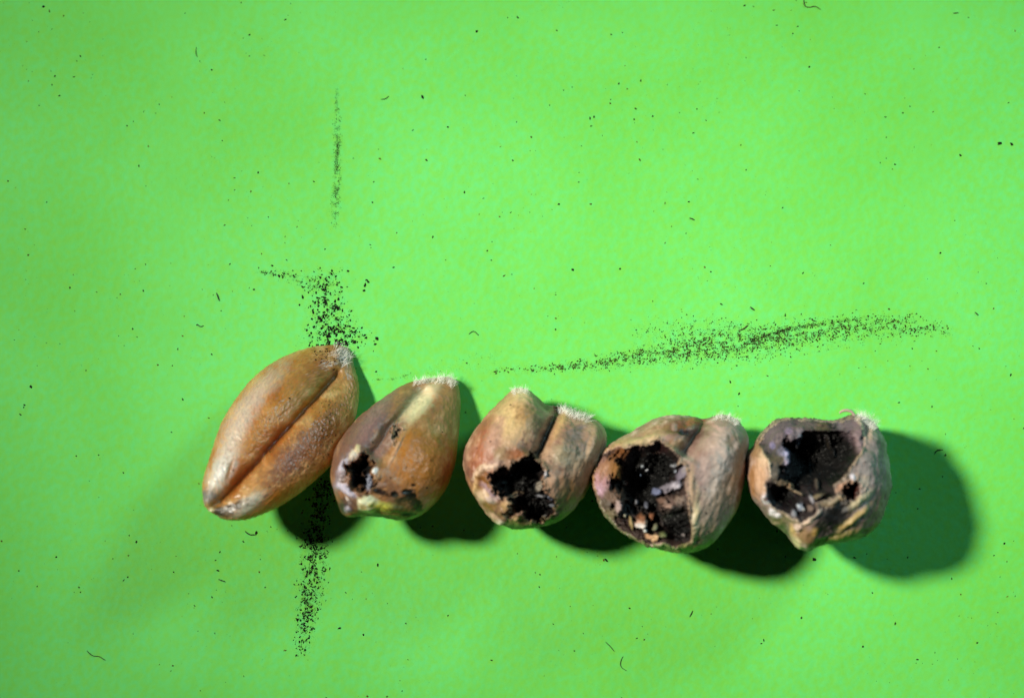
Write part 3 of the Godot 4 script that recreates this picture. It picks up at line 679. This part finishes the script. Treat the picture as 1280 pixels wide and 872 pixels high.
func line_distance(line: Array, p: Vector2) -> Vector2:    # (distance, share of the way along)
	var best := 1e9
	var along := 0.0
	for i in range(1, line.size()):
		var a: Vector2 = line[i - 1]
		var e: Vector2 = line[i] - a
		var t := clampf((p - a).dot(e) / e.length_squared(), 0.0, 1.0)
		var d := (p - a - e * t).length()
		if d < best:
			best = d
			along = (i - 1 + t) / (line.size() - 1)
	return Vector2(best, along)


# ---------------------------------------------------------------- the card

func noise_texture(freq: float, octaves: int, s: int, ramp_from: Color, ramp_to: Color, size: int, kind := FastNoiseLite.TYPE_SIMPLEX_SMOOTH) -> NoiseTexture2D:
	var n := FastNoiseLite.new()
	n.noise_type = kind
	n.frequency = freq
	n.fractal_octaves = octaves
	n.seed = s
	var t := NoiseTexture2D.new()
	t.width = size
	t.height = size
	t.seamless = true
	t.noise = n
	var r := Gradient.new()
	r.set_color(0, ramp_from)
	r.set_color(1, ramp_to)
	t.color_ramp = r
	return t

func build_card():
	var m := StandardMaterial3D.new()
	m.albedo_texture = noise_texture(0.07, 5, 3, Color(0.445, 0.775, 0.27), Color(0.375, 0.81, 0.46), 1024)
	m.uv1_scale = Vector3(9.3, 9.3, 1)
	m.detail_enabled = true
	m.detail_blend_mode = BaseMaterial3D.BLEND_MODE_MUL
	m.detail_uv_layer = BaseMaterial3D.DETAIL_UV_2
	m.detail_albedo = noise_texture(0.007, 5, 8, Color(0.90, 0.93, 0.74), Color(0.95, 1, 1), 1024)
	m.uv2_scale = Vector3(3.1, 3.1, 1)
	m.roughness = 0.62
	m.metallic_specular = 0.45
	m.heightmap_enabled = true
	m.heightmap_texture = noise_texture(0.06, 3, 21, Color(0, 0, 0), Color(1, 1, 1), 1024)
	m.heightmap_scale = 0.0006
	var st := SurfaceTool.new()
	st.begin(Mesh.PRIMITIVE_TRIANGLES)
	var r := 0.11
	var bottom := -0.0004
	var corners := [Vector3(-r, 0, -r), Vector3(r, 0, -r), Vector3(r, 0, r), Vector3(-r, 0, r)]
	for k in [0, 1, 2, 0, 2, 3]:
		var p: Vector3 = corners[k]
		st.set_normal(Vector3.UP)
		st.set_uv(Vector2(p.x, p.z) / (2 * r))
		st.set_uv2(Vector2(p.x * 0.96 - p.z * 0.28, p.z * 0.96 + p.x * 0.28) / (2 * r))
		st.add_vertex(p)
	for k in 4:
		var a: Vector3 = corners[k]
		var b: Vector3 = corners[(k + 1) % 4]
		var side := (a + b).normalized()
		for q in [a, Vector3(a.x, bottom, a.z), b, b, Vector3(a.x, bottom, a.z), Vector3(b.x, bottom, b.z)]:
			st.set_normal(side)
			st.set_uv(Vector2(q.x, q.z) / (2 * r))
			st.set_uv2(Vector2(q.x, q.z) / (2 * r))
			st.add_vertex(q)
	var o := part("ground", st.commit(), m, self)
	o.set_meta("kind", "structure")
	o.set_meta("label", "bright green card that the grains lie on")


# ---------------------------------------------------------------- the grains

func radius_at(g: Grain, turn: float) -> float:
	var n := g.outline.size()
	var f := fposmod(turn / TAU, 1.0) * n
	var i := int(f)
	return cubic_interpolate(g.outline[i % n], g.outline[(i + 1) % n], g.outline[(i + n - 1) % n], g.outline[(i + 2) % n], f - i)

func build_grain(g: Grain, called: String, label: String, where: Vector2, glow: float, rough: float) -> Node3D:
	var noise := FastNoiseLite.new()
	noise.noise_type = FastNoiseLite.TYPE_SIMPLEX_SMOOTH
	noise.fractal_octaves = 3
	noise.frequency = 1.0
	noise.seed = g.seed
	var fine := FastNoiseLite.new()
	fine.noise_type = FastNoiseLite.TYPE_SIMPLEX_SMOOTH
	fine.fractal_octaves = 2
	fine.frequency = 1.0
	fine.seed = g.seed + 100
	var tint := [paint(g.palette[0]), paint(g.palette[1]), paint(g.palette[2])]
	var dab_paint := []
	for d in g.dabs:
		dab_paint.append(paint(d[6]))
	var crease_paint := []
	for c in g.creases:
		crease_paint.append(paint(c.color))
	var pit_paint := []
	var soot := paint("120e0d")
	var pit_middle := []
	for c in g.pits:
		pit_paint.append([paint(c.lip_color), paint(c.wall_color), paint(c.floor_color)])
		var mid := Vector2.ZERO
		for q in c.edge:
			mid += q
		pit_middle.append(mid / c.edge.size())
	var rings := FRONT_RINGS + BACK_RINGS
	var count := (rings + 1) * AROUND
	var v := PackedVector3Array()
	var col := PackedColorArray()
	var which := PackedInt32Array()
	v.resize(count)
	col.resize(count)
	which.resize(count)
	var grain_turn := deg_to_rad(g.wrinkle_turn)
	var ca := cos(grain_turn)
	var sa := sin(grain_turn)
	var length := radius_at(g, grain_turn)
	for j in rings + 1:
		var phi := PI / 2 * j / FRONT_RINGS if j <= FRONT_RINGS else PI / 2 + PI / 2 * (j - FRONT_RINGS) / BACK_RINGS
		var s := pow(maxf(sin(phi), 0.0), g.plump)
		var cz := signf(cos(phi)) * pow(absf(cos(phi)), g.plump)
		var facing := smoothstep(-0.15, 0.25, cos(phi))
		var deep := g.front if cz > 0 else g.back
		for i in AROUND:
			var th := TAU * i / AROUND
			var r := radius_at(g, th)
			var thin := 1.0 - g.tip_thin * smoothstep(0.1, 1.0, (cos(th) * ca + sin(th) * sa) * r * s / length)
			var p := Vector3(r * cos(th) * s, r * sin(th) * s, deep * cz * thin)
			var flat := Vector2(p.x, p.y)
			var out := Vector3(p.x / (r * r), p.y / (r * r), p.z / (deep * deep)).normalized()
			var n1 := noise.get_noise_3d(p.x * 0.9, p.y * 0.9, p.z * 0.9)
			var n2 := noise.get_noise_3d(p.x * 2.6 + 9, p.y * 2.6, p.z * 2.6)
			var n3 := fine.get_noise_3d(p.x * 7.0, p.y * 7.0, p.z * 7.0)
			var up := g.bump * noise.get_noise_3d(p.x * g.bump_scale, p.y * g.bump_scale + 31, p.z * g.bump_scale)
			var u := (p.x * ca + p.y * sa) * 0.35
			var w := -p.x * sa + p.y * ca
			up += g.wrinkle * fine.get_noise_3d(u * g.wrinkle_scale, w * g.wrinkle_scale, p.z * g.wrinkle_scale)
			up += g.grit * fine.get_noise_3d(p.x * 11, p.y * 11, p.z * 11)
			var c: Color = tint[0]
			c = c.lerp(tint[1], clampf(n1 * 2.0 + n3 * 0.6 + n2 * 0.5, 0.0, 1.0)).lerp(tint[2], clampf(-n1 * 1.6 + n2 * 0.9, 0.0, 1.0))
			var grainy := 1.0 + 0.30 * n3 + 0.22 * n2 + 0.14 * fine.get_noise_3d(p.x * 16, p.y * 16, p.z * 16)
			var toward := 0.0
			var aside := Vector2.ZERO
			var hole := -1
			var inward := 0.0                   # how far in from the torn edge
			if facing > 0.0:
				for k in g.creases.size():
					var cr: Dictionary = g.creases[k]
					var ld := line_distance(cr.at, flat)
					var dd := ld.x + 0.03 * n2
					var ends := smoothstep(0.0, 0.12, ld.y) * smoothstep(1.0, 0.88, ld.y)
					toward -= cr.depth * exp(-pow(dd / cr.wide, 2.0)) * (0.25 + 0.75 * ends) * facing
					toward -= cr.shoulder * exp(-pow(dd / cr.shoulder_wide, 2.0)) * ends * facing
					c = c.lerp(crease_paint[k], cr.strength * exp(-pow(dd / cr.color_wide, 2.0)) * (0.4 + 0.6 * ends) * facing)
				var coat := c
				for k in g.pits.size():
					var pit: Dictionary = g.pits[k]
					var d: float = edge_distance(pit.edge, flat) + pit.ragged * (n2 * 0.9 + n3 * 0.7)
					if d > 0.0:
						hole = k
						var share := clampf(d / pit.wall, 0.0, 1.0)
						inward = share
						var down: float = pit.depth * (1.0 - pow(1.0 - share, pit.steep))
						var rough_floor: float = pit.crumbs * smoothstep(0.02, 0.25, d) * (0.25 + 0.75 * smoothstep(0.25, 0.7, share))
						toward -= down + rough_floor * (1.4 * n2 + 1.0 * n3 + 0.7 * fine.get_noise_2d(p.x * 17, p.y * 17))
						var push := flat - (pit_middle[k] as Vector2)
						aside += push.normalized() * pit.undercut * sin(PI * clampf(d / (pit.undercut * 3.0), 0.0, 1.0))
						c = (pit_paint[k][1] as Color).lerp(pit_paint[k][2], smoothstep(0.1, 0.55, share + 0.3 * n2 + 0.2 * n3))
						c = coat.lerp(c, smoothstep(0.0, 0.05, d))
					else:
						var near := exp(-pow(d / pit.lip_wide, 2.0))
						up += pit.lip * near * (1.0 + 0.8 * n3)
						c = c.lerp(pit_paint[k][0], pit.lip_strength * near * clampf(0.8 + n2, 0.0, 1.0))
						# black powder spilt over the torn edge
						c = c.lerp(soot, 0.92 * exp(d / pit.soot) * smoothstep(-0.08, 0.35, n3 + 0.5 * n2))
				for k in g.dabs.size():
					var d: Array = g.dabs[k]
					var dx: float = flat.x - d[0]
					var dy: float = flat.y - d[1]
					var reach: float = maxf(d[2], d[3]) * 1.5
					if absf(dx) > reach or absf(dy) > reach or d[9] != 2 and d[9] != (1 if hole >= 0 else 0):
						continue
					var a := deg_to_rad(d[4])
					var q := Vector2((dx * cos(a) + dy * sin(a)) / d[2], (-dx * sin(a) + dy * cos(a)) / d[3]).length()
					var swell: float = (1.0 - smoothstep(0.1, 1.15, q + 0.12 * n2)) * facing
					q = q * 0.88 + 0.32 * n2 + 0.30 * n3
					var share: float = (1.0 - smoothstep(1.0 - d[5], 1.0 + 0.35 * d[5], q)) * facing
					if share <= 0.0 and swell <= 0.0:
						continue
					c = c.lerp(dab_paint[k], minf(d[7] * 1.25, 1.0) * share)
					if hole >= 0:
						toward += d[8] * share * (1.0 + 0.4 * n3)
					else:
						up += d[8] * swell
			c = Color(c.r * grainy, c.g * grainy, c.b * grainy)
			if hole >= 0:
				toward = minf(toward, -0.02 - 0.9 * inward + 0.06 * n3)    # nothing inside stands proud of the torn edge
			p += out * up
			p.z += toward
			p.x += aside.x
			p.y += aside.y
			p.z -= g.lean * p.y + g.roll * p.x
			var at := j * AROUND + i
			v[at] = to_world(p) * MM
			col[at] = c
			which[at] = hole
	# the grain stands on its lowest point
	var low := 1e9
	for q in v:
		low = minf(low, q.y)
	for k in count:
		v[k].y -= low
	# smooth normals over the whole surface
	var nor := PackedVector3Array()
	nor.resize(count)
	var tris := [PackedInt32Array()]
	for k in g.pits.size():
		tris.append(PackedInt32Array())
	for j in rings:
		for i in AROUND:
			var a := j * AROUND + i
			var b := j * AROUND + (i + 1) % AROUND
			var quad := [a, a + AROUND, b, b, a + AROUND, b + AROUND]
			for k in [0, 3]:
				if j == 0 and k == 0 or j == rings - 1 and k == 3:
					continue
				var x: int = quad[k]
				var y: int = quad[k + 1]
				var z: int = quad[k + 2]
				var face := (v[z] - v[x]).cross(v[y] - v[x]) * 1e6
				nor[x] += face
				nor[y] += face
				nor[z] += face
				var hole := which[x] if which[x] == which[y] and which[y] == which[z] else -1
				tris[hole + 1].append_array(PackedInt32Array([x, y, z]))
	for pole in [0, rings * AROUND]:
		var sum := Vector3.ZERO
		for i in AROUND:
			sum += nor[pole + i]
		for i in AROUND:
			nor[pole + i] = sum
	# the seam of each ring end needs no join: index wraps round
	var flip := 1.0 if nor[0].dot(to_world(Vector3.BACK)) > 0 else -1.0
	for k in count:
		nor[k] = (nor[k] * flip).normalized()
	if flip < 0:
		for t in tris:
			t.reverse()
	g.places = v
	g.outward = nor
	var o := thing(called, label, "grain", Vector3(where.x, 0, where.y) * MM, "wheat grains laid in a row")
	for k in tris.size():
		if tris[k].is_empty():
			continue
		var m := coloured(rough, g.shine) if k == 0 else coloured(0.6, 0.4)
		if k == 0 and glow > 0.15:
			m.clearcoat_enabled = true
			m.clearcoat = 0.08
			m.clearcoat_roughness = 0.3
		if k == 0 and glow > 0.0:
			m.subsurf_scatter_enabled = true
			m.subsurf_scatter_strength = glow
		part("seed_coat" if k == 0 else "spore_cavity", compact(v, nor, col, tris[k]), m, o)
	var hairs := plain(Color(0.97, 0.965, 0.95, 0.36), 0.6)
	hairs.transparency = BaseMaterial3D.TRANSPARENCY_ALPHA
	hairs.backlight_enabled = true
	hairs.backlight = Color(0.5, 0.5, 0.5)
	part("brush", brush_mesh(g), hairs, o)
	for f in g.flaps:
		var v2 := PackedVector3Array()
		var n2 := PackedVector3Array()
		var i2 := PackedInt32Array()
		var root := v[spot_on(g, deg_to_rad(f[0]), f[1])]
		var path := []
		var wide := []
		for q in f[2]:
			path.append(root + to_world(q) * MM)
			wide.append(f[3] * MM * (0.35 + 0.65 * sin(PI * (0.3 + 0.65 * wide.size() / f[2].size()))))
		tube(v2, n2, i2, path, wide, 7)
		part("torn_flap", mesh_from(v2, n2, PackedColorArray(), i2), plain(Color(f[4]), 0.6), o)
	return o

func compact(v: PackedVector3Array, n: PackedVector3Array, c: PackedColorArray, index: PackedInt32Array) -> ArrayMesh:
	var seen := PackedInt32Array()
	seen.resize(v.size())
	seen.fill(-1)
	var v2 := PackedVector3Array()
	var n2 := PackedVector3Array()
	var c2 := PackedColorArray()
	var i2 := PackedInt32Array()
	i2.resize(index.size())
	for k in index.size():
		var at := index[k]
		if seen[at] < 0:
			seen[at] = v2.size()
			v2.append(v[at])
			n2.append(n[at])
			c2.append(c[at])
		i2[k] = seen[at]
	return mesh_from(v2, n2, c2, i2)

func spot_on(g: Grain, turn: float, s: float) -> int:      # the surface point nearest a direction and a share of the silhouette
	var phi := asin(clampf(pow(s, 1.0 / g.plump), 0.0, 1.0))
	return clampi(roundi(phi / (PI / 2) * FRONT_RINGS), 0, FRONT_RINGS) * AROUND + posmod(roundi(turn / TAU * AROUND), AROUND)

func tube(v: PackedVector3Array, n: PackedVector3Array, index: PackedInt32Array, line: Array, thick: Array, sides: int):
	var first := v.size()
	for k in line.size():
		var ahead: Vector3 = (line[mini(k + 1, line.size() - 1)] - line[maxi(k - 1, 0)]).normalized()
		var a := ahead.cross(Vector3(0.3, 0.9, 0.2)).normalized()
		var b := ahead.cross(a)
		for i in sides:
			var d := a * cos(TAU * i / sides) + b * sin(TAU * i / sides)
			v.append(line[k] + d * thick[k])
			n.append(d)
	for k in line.size() - 1:
		for i in sides:
			var p := first + k * sides + i
			var q := first + k * sides + (i + 1) % sides
			index.append_array(PackedInt32Array([p, p + sides, q, q, p + sides, q + sides]))

func brush_mesh(g: Grain) -> ArrayMesh:
	var rng := RandomNumberGenerator.new()
	rng.seed = g.seed * 7 + 1
	var v := PackedVector3Array()
	var n := PackedVector3Array()
	var index := PackedInt32Array()
	for tuft in g.brush:
		for k in int(tuft[4] * 1.2):
			var turn := deg_to_rad(rng.randf_range(tuft[0], tuft[1]))
			var at := spot_on(g, turn, rng.randf_range(tuft[2], tuft[3]))
			var root := g.places[at]
			var go := (g.outward[at] * 0.5 + to_world(Vector3(cos(turn), sin(turn), 0)) * 0.6 + Vector3(rng.randf_range(-0.7, 0.7), rng.randf_range(-0.5, 0.5), rng.randf_range(-0.7, 0.7))).normalized()
			var bend := Vector3(rng.randf_range(-1, 1), rng.randf_range(-0.6, 0.6), rng.randf_range(-1, 1)) * 0.35
			var long: float = rng.randf_range(tuft[5] * 0.6, tuft[6] * 0.9) * MM
			var wide := rng.randf_range(0.003, 0.0055) * MM
			tube(v, n, index, [root - go * 0.02 * MM, root + go * long * 0.4, root + (go + bend * 0.4).normalized() * long * 0.75, root + (go + bend).normalized() * long], [wide, wide, wide * 0.8, wide * 0.3], 4)
	return mesh_from(v, n, PackedColorArray(), index)


# ---------------------------------------------------------------- spores, dust and fibres

func chip(s: int) -> ArrayMesh:             # an angular crumb about 2 units across, lying on its flat side
	var rng := RandomNumberGenerator.new()
	rng.seed = s
	var v := PackedVector3Array()
	for k in 7:
		var a := TAU * (k + rng.randf_range(-0.3, 0.3)) / 7
		var r := rng.randf_range(0.65, 1.15)
		v.append(Vector3(cos(a) * r, 0.0, sin(a) * r * 0.85))
	for k in 7:
		v.append(v[k] * rng.randf_range(0.55, 0.85) + Vector3(0, rng.randf_range(0.45, 0.75), 0))
	v.append(Vector3(rng.randf_range(-0.2, 0.2), 0.85, rng.randf_range(-0.2, 0.2)))
	var st := SurfaceTool.new()
	st.begin(Mesh.PRIMITIVE_TRIANGLES)
	st.set_smooth_group(-1)
	for k in 7:
		var q := (k + 1) % 7
		for i in [k, q, 7 + k, q, 7 + q, 7 + k, 7 + k, 7 + q, 14]:
			st.add_vertex(v[i])
	st.generate_normals()
	return st.commit()

func speck_size(rng: RandomNumberGenerator, small: float, large: float, power: float) -> float:
	return small + (large - small) * pow(rng.randf(), power)

func scatter(called: String, where: Array[Transform3D], tints: Array[Color], parent: Node, s: int) -> MultiMeshInstance3D:
	var mm := MultiMesh.new()
	mm.transform_format = MultiMesh.TRANSFORM_3D
	mm.use_colors = true
	mm.mesh = chip(s)
	mm.instance_count = where.size()
	for k in where.size():
		mm.set_instance_transform(k, where[k])
		mm.set_instance_color(k, tints[k])
	var o := MultiMeshInstance3D.new()
	o.name = called
	o.multimesh = mm
	o.material_override = coloured(0.9, 0.3)
	o.set_meta("kind", "stuff")
	parent.add_child(o, true)
	return o

func lying(rng: RandomNumberGenerator, at: Vector3, r: float, up := Vector3.UP) -> Transform3D:
	var x := up.cross(Vector3(0.31, 0.2, 0.93)).normalized().rotated(up, rng.randf() * TAU)
	var stretch := rng.randf_range(0.75, 1.5)
	return Transform3D(Basis(x * r * stretch, up * r * 0.6, x.cross(up) * r / stretch), at)

func speck_tint(rng: RandomNumberGenerator, hex: String) -> Color:
	var c := Color(hex).srgb_to_linear()
	var k := rng.randf_range(0.5, 1.6)
	return Color(c.r * k, c.g * k, c.b * k)

# a band of powder: [[place on the card in mm, half width in mm, density], ...]
func streak(called: String, label: String, band: Array, count: int, small: float, large: float, power: float, hex: String, s: int, _fill: int):
	var rng := RandomNumberGenerator.new()
	rng.seed = s
	var where: Array[Transform3D] = []
	var tints: Array[Color] = []
	var most := 0.0
	var total := 0.0
	for b in band:
		most = maxf(most, b[2])
	var lengths := []
	for k in band.size() - 1:
		lengths.append((band[k + 1][0] - band[k][0]).length())
		total += lengths[k]
	while where.size() < count * 3:
		var f := rng.randf() * total
		var k := 0
		while k < lengths.size() - 1 and f > lengths[k]:
			f -= lengths[k]
			k += 1
		var t := clampf(f / lengths[k], 0.0, 1.0)
		if rng.randf() * most > lerpf(band[k][2], band[k + 1][2], t):
			continue
		var p: Vector2 = (band[k][0] as Vector2).lerp(band[k + 1][0], t)
		var along := ((band[k + 1][0] - band[k][0]) as Vector2).normalized()
		var half := lerpf(band[k][1], band[k + 1][1], t)
		p += along.orthogonal() * half * clampf(rng.randfn(0.0, 0.55), -1.5, 1.5) + along * rng.randfn(0.0, 0.08)
		# powder gathers in clumps and thin lines
		var clump := mottle.get_noise_2d(p.x * 3.1 + s, p.y * 3.1) + 0.6 * mottle.get_noise_2d(p.dot(along) * 0.9, p.dot(along.orthogonal()) * 7.0 + s)
		if rng.randf() > 0.6 + 1.0 * clump:
			continue
		where.append(lying(rng, Vector3(p.x, 0, p.y) * MM, (speck_size(rng, small, large, power) if where.size() % 3 == 0 else rng.randf_range(0.0025, 0.0065)) * MM))
		tints.append(speck_tint(rng, hex))
	var o := scatter(numbered(called), where, tints, self, s)
	o.set_meta("label", label)
	o.set_meta("category", "spore powder")
	o.set_meta("group", "spore powder on the card")

func scattered_dust():
	var rng := RandomNumberGenerator.new()
	rng.seed = 77
	var where: Array[Transform3D] = []
	var tints: Array[Color] = []
	for k in 6500:
		var p := Vector2(rng.randf_range(-22, 22), rng.randf_range(-20, 16))
		if rng.randf() > 0.6 + 1.5 * mottle.get_noise_2d(p.x * 0.15, p.y * 0.15 + 40):
			continue
		where.append(lying(rng, Vector3(p.x, 0, p.y) * MM, speck_size(rng, 0.007, 0.045, 4.5) * MM))
		tints.append(speck_tint(rng, "1c2c10" if rng.randf() < 0.7 else "4a4a14"))
	for b in [[Vector2(-14.778, -10.853), 0.055], [Vector2(-1.109, -10.06), 0.055], [Vector2(-2.818, -7.969), 0.065], [Vector2(-2.688, -5.961), 0.045], [Vector2(-15.036, 1.18), 0.06], [Vector2(3.382, -2.519), 0.0425], [Vector2(15.706, -6.469), 0.065], [Vector2(15.33, -6.494), 0.08], [Vector2(14.094, -6.113), 0.05], [Vector2(1.904, -2.494), 0.055], [Vector2(3.125, -9.958), 0.035], [Vector2(1.411, -10.086), 0.0325], [Vector2(-14.399, -8.631), 0.04], [Vector2(-13.795, -8.606), 0.0375], [Vector2(-13.601, -9.269), 0.035], [Vector2(-9.856, -0.755), 0.035], [Vector2(5.706, -6.824), 0.0375], [Vector2(13.433, -3.024), 0.0425], [Vector2(12.298, -7.46), 0.035], [Vector2(11.018, -2.065), 0.035], [Vector2(9.118, -2.393), 0.0375], [Vector2(6.557, -1.409), 0.045], [Vector2(-4.607, -2.014), 0.065], [Vector2(-4.508, -2.115), 0.055], [Vector2(-4.632, -1.838), 0.055], [Vector2(-4.226, -0.327), 0.075], [Vector2(-4.276, -0.151), 0.055], [Vector2(-4.558, -2.166), 0.05], [Vector2(-3.708, -2.569), 0.04], [Vector2(-9.149, 6.924), 0.0475], [Vector2(-9.226, 6.601), 0.0325], [Vector2(-5.362, 8.712), 0.055], [Vector2(-11.693, 6.029), 0.045], [Vector2(-4.177, 6.75), 0.05], [Vector2(7.092, 1.406), 0.045], [Vector2(6.819, 1.03), 0.045], [Vector2(12.084, 1.682), 0.0375], [Vector2(7.817, 9.083), 0.0375], [Vector2(3.651, 8.092), 0.0375], [Vector2(7.742, 9.182), 0.035], [Vector2(-1.987, 8.315), 0.0325], [Vector2(2.934, 6.601), 0.06], [Vector2(15.325, 6.079), 0.045], [Vector2(14.997, 6.452), 0.03], [Vector2(13.671, 7.173), 0.0325], [Vector2(-7.963, 5.755), 0.065], [Vector2(9.4, 6.576), 0.075], [Vector2(-15.35, 2.058), 0.04], [Vector2(-15.228, 1.757), 0.04], [Vector2(-15.252, 1.832), 0.03], [Vector2(-10.287, 1.582), 0.04], [Vector2(-10.628, 2.609), 0.03], [Vector2(-9.861, 8.017), 0.03], [Vector2(-13.418, 7.595), 0.03], [Vector2(-8.844, -2.67), 0.035], [Vector2(-7.84, -2.418), 0.035], [Vector2(-5.661, -2.367), 0.055], [Vector2(-5.484, -2.014), 0.045], [Vector2(-6.559, -1.636), 0.06], [Vector2(-6.657, -1.384), 0.04], [Vector2(-7.066, -2.797), 0.03]]:
		where.append(lying(rng, Vector3(b[0].x, 0, b[0].y) * MM, b[1] * MM))
		tints.append(speck_tint(rng, "0c1206"))
	var o := scatter("dust", where, tints, self, 9)
	o.set_meta("label", "fine dark dust specks scattered over the whole green card")
	o.set_meta("category", "dust")

func speck_on_grain(g: Grain, grain: Node3D, from: Vector2, to: Vector2, half: float, count: int, size: float):
	var rng := RandomNumberGenerator.new()
	rng.seed = g.seed * 31 + count
	var where: Array[Transform3D] = []
	var tints: Array[Color] = []
	for k in count:
		var p := from.lerp(to, rng.randf()) + (to - from).normalized().orthogonal() * half * clampf(rng.randfn(0.0, 0.5), -1.3, 1.3)
		var s := p.length() / radius_at(g, p.angle())
		if s > 0.97:
			continue
		var at := spot_on(g, fposmod(p.angle(), TAU), s)
		where.append(lying(rng, g.places[at] - g.outward[at] * 0.002 * MM, speck_size(rng, 0.010, 0.045 * size, 3.0) * MM, g.outward[at]))
		tints.append(speck_tint(rng, "0c0a06"))
	scatter("spore_speck", where, tints, grain, count)

func fibre(label: String, line: Array, thick: float, hex: String):
	var start: Vector2 = line[0]
	thick *= 0.6
	var o := thing("fibre", label, "fibre", Vector3(start.x, 0, start.y) * MM, "stray fibres lying on the card")
	var curve := Curve3D.new()
	curve.bake_interval = 0.02
	for k in line.size():
		var q: Vector2 = line[k] - start
		var pull: Vector2 = (line[mini(k + 1, line.size() - 1)] - line[maxi(k - 1, 0)]) / 5.0
		curve.add_point(Vector3(q.x, thick * (0.8 + 0.8 * (k % 2)), q.y), Vector3(-pull.x, 0, -pull.y), Vector3(pull.x, 0, pull.y))
	var path := []
	var wide := []
	for k in 17:
		path.append(curve.sample_baked(curve.get_baked_length() * k / 16.0, true) * MM)
		wide.append(thick * MM * (0.35 + 0.65 * pow(sin(PI * (0.06 + 0.88 * k / 16.0)), 0.5)))
	var v := PackedVector3Array()
	var n := PackedVector3Array()
	var index := PackedInt32Array()
	tube(v, n, index, path, wide, 6)
	part("strand", mesh_from(v, n, PackedColorArray(), index), plain(Color(hex), 0.7), o)
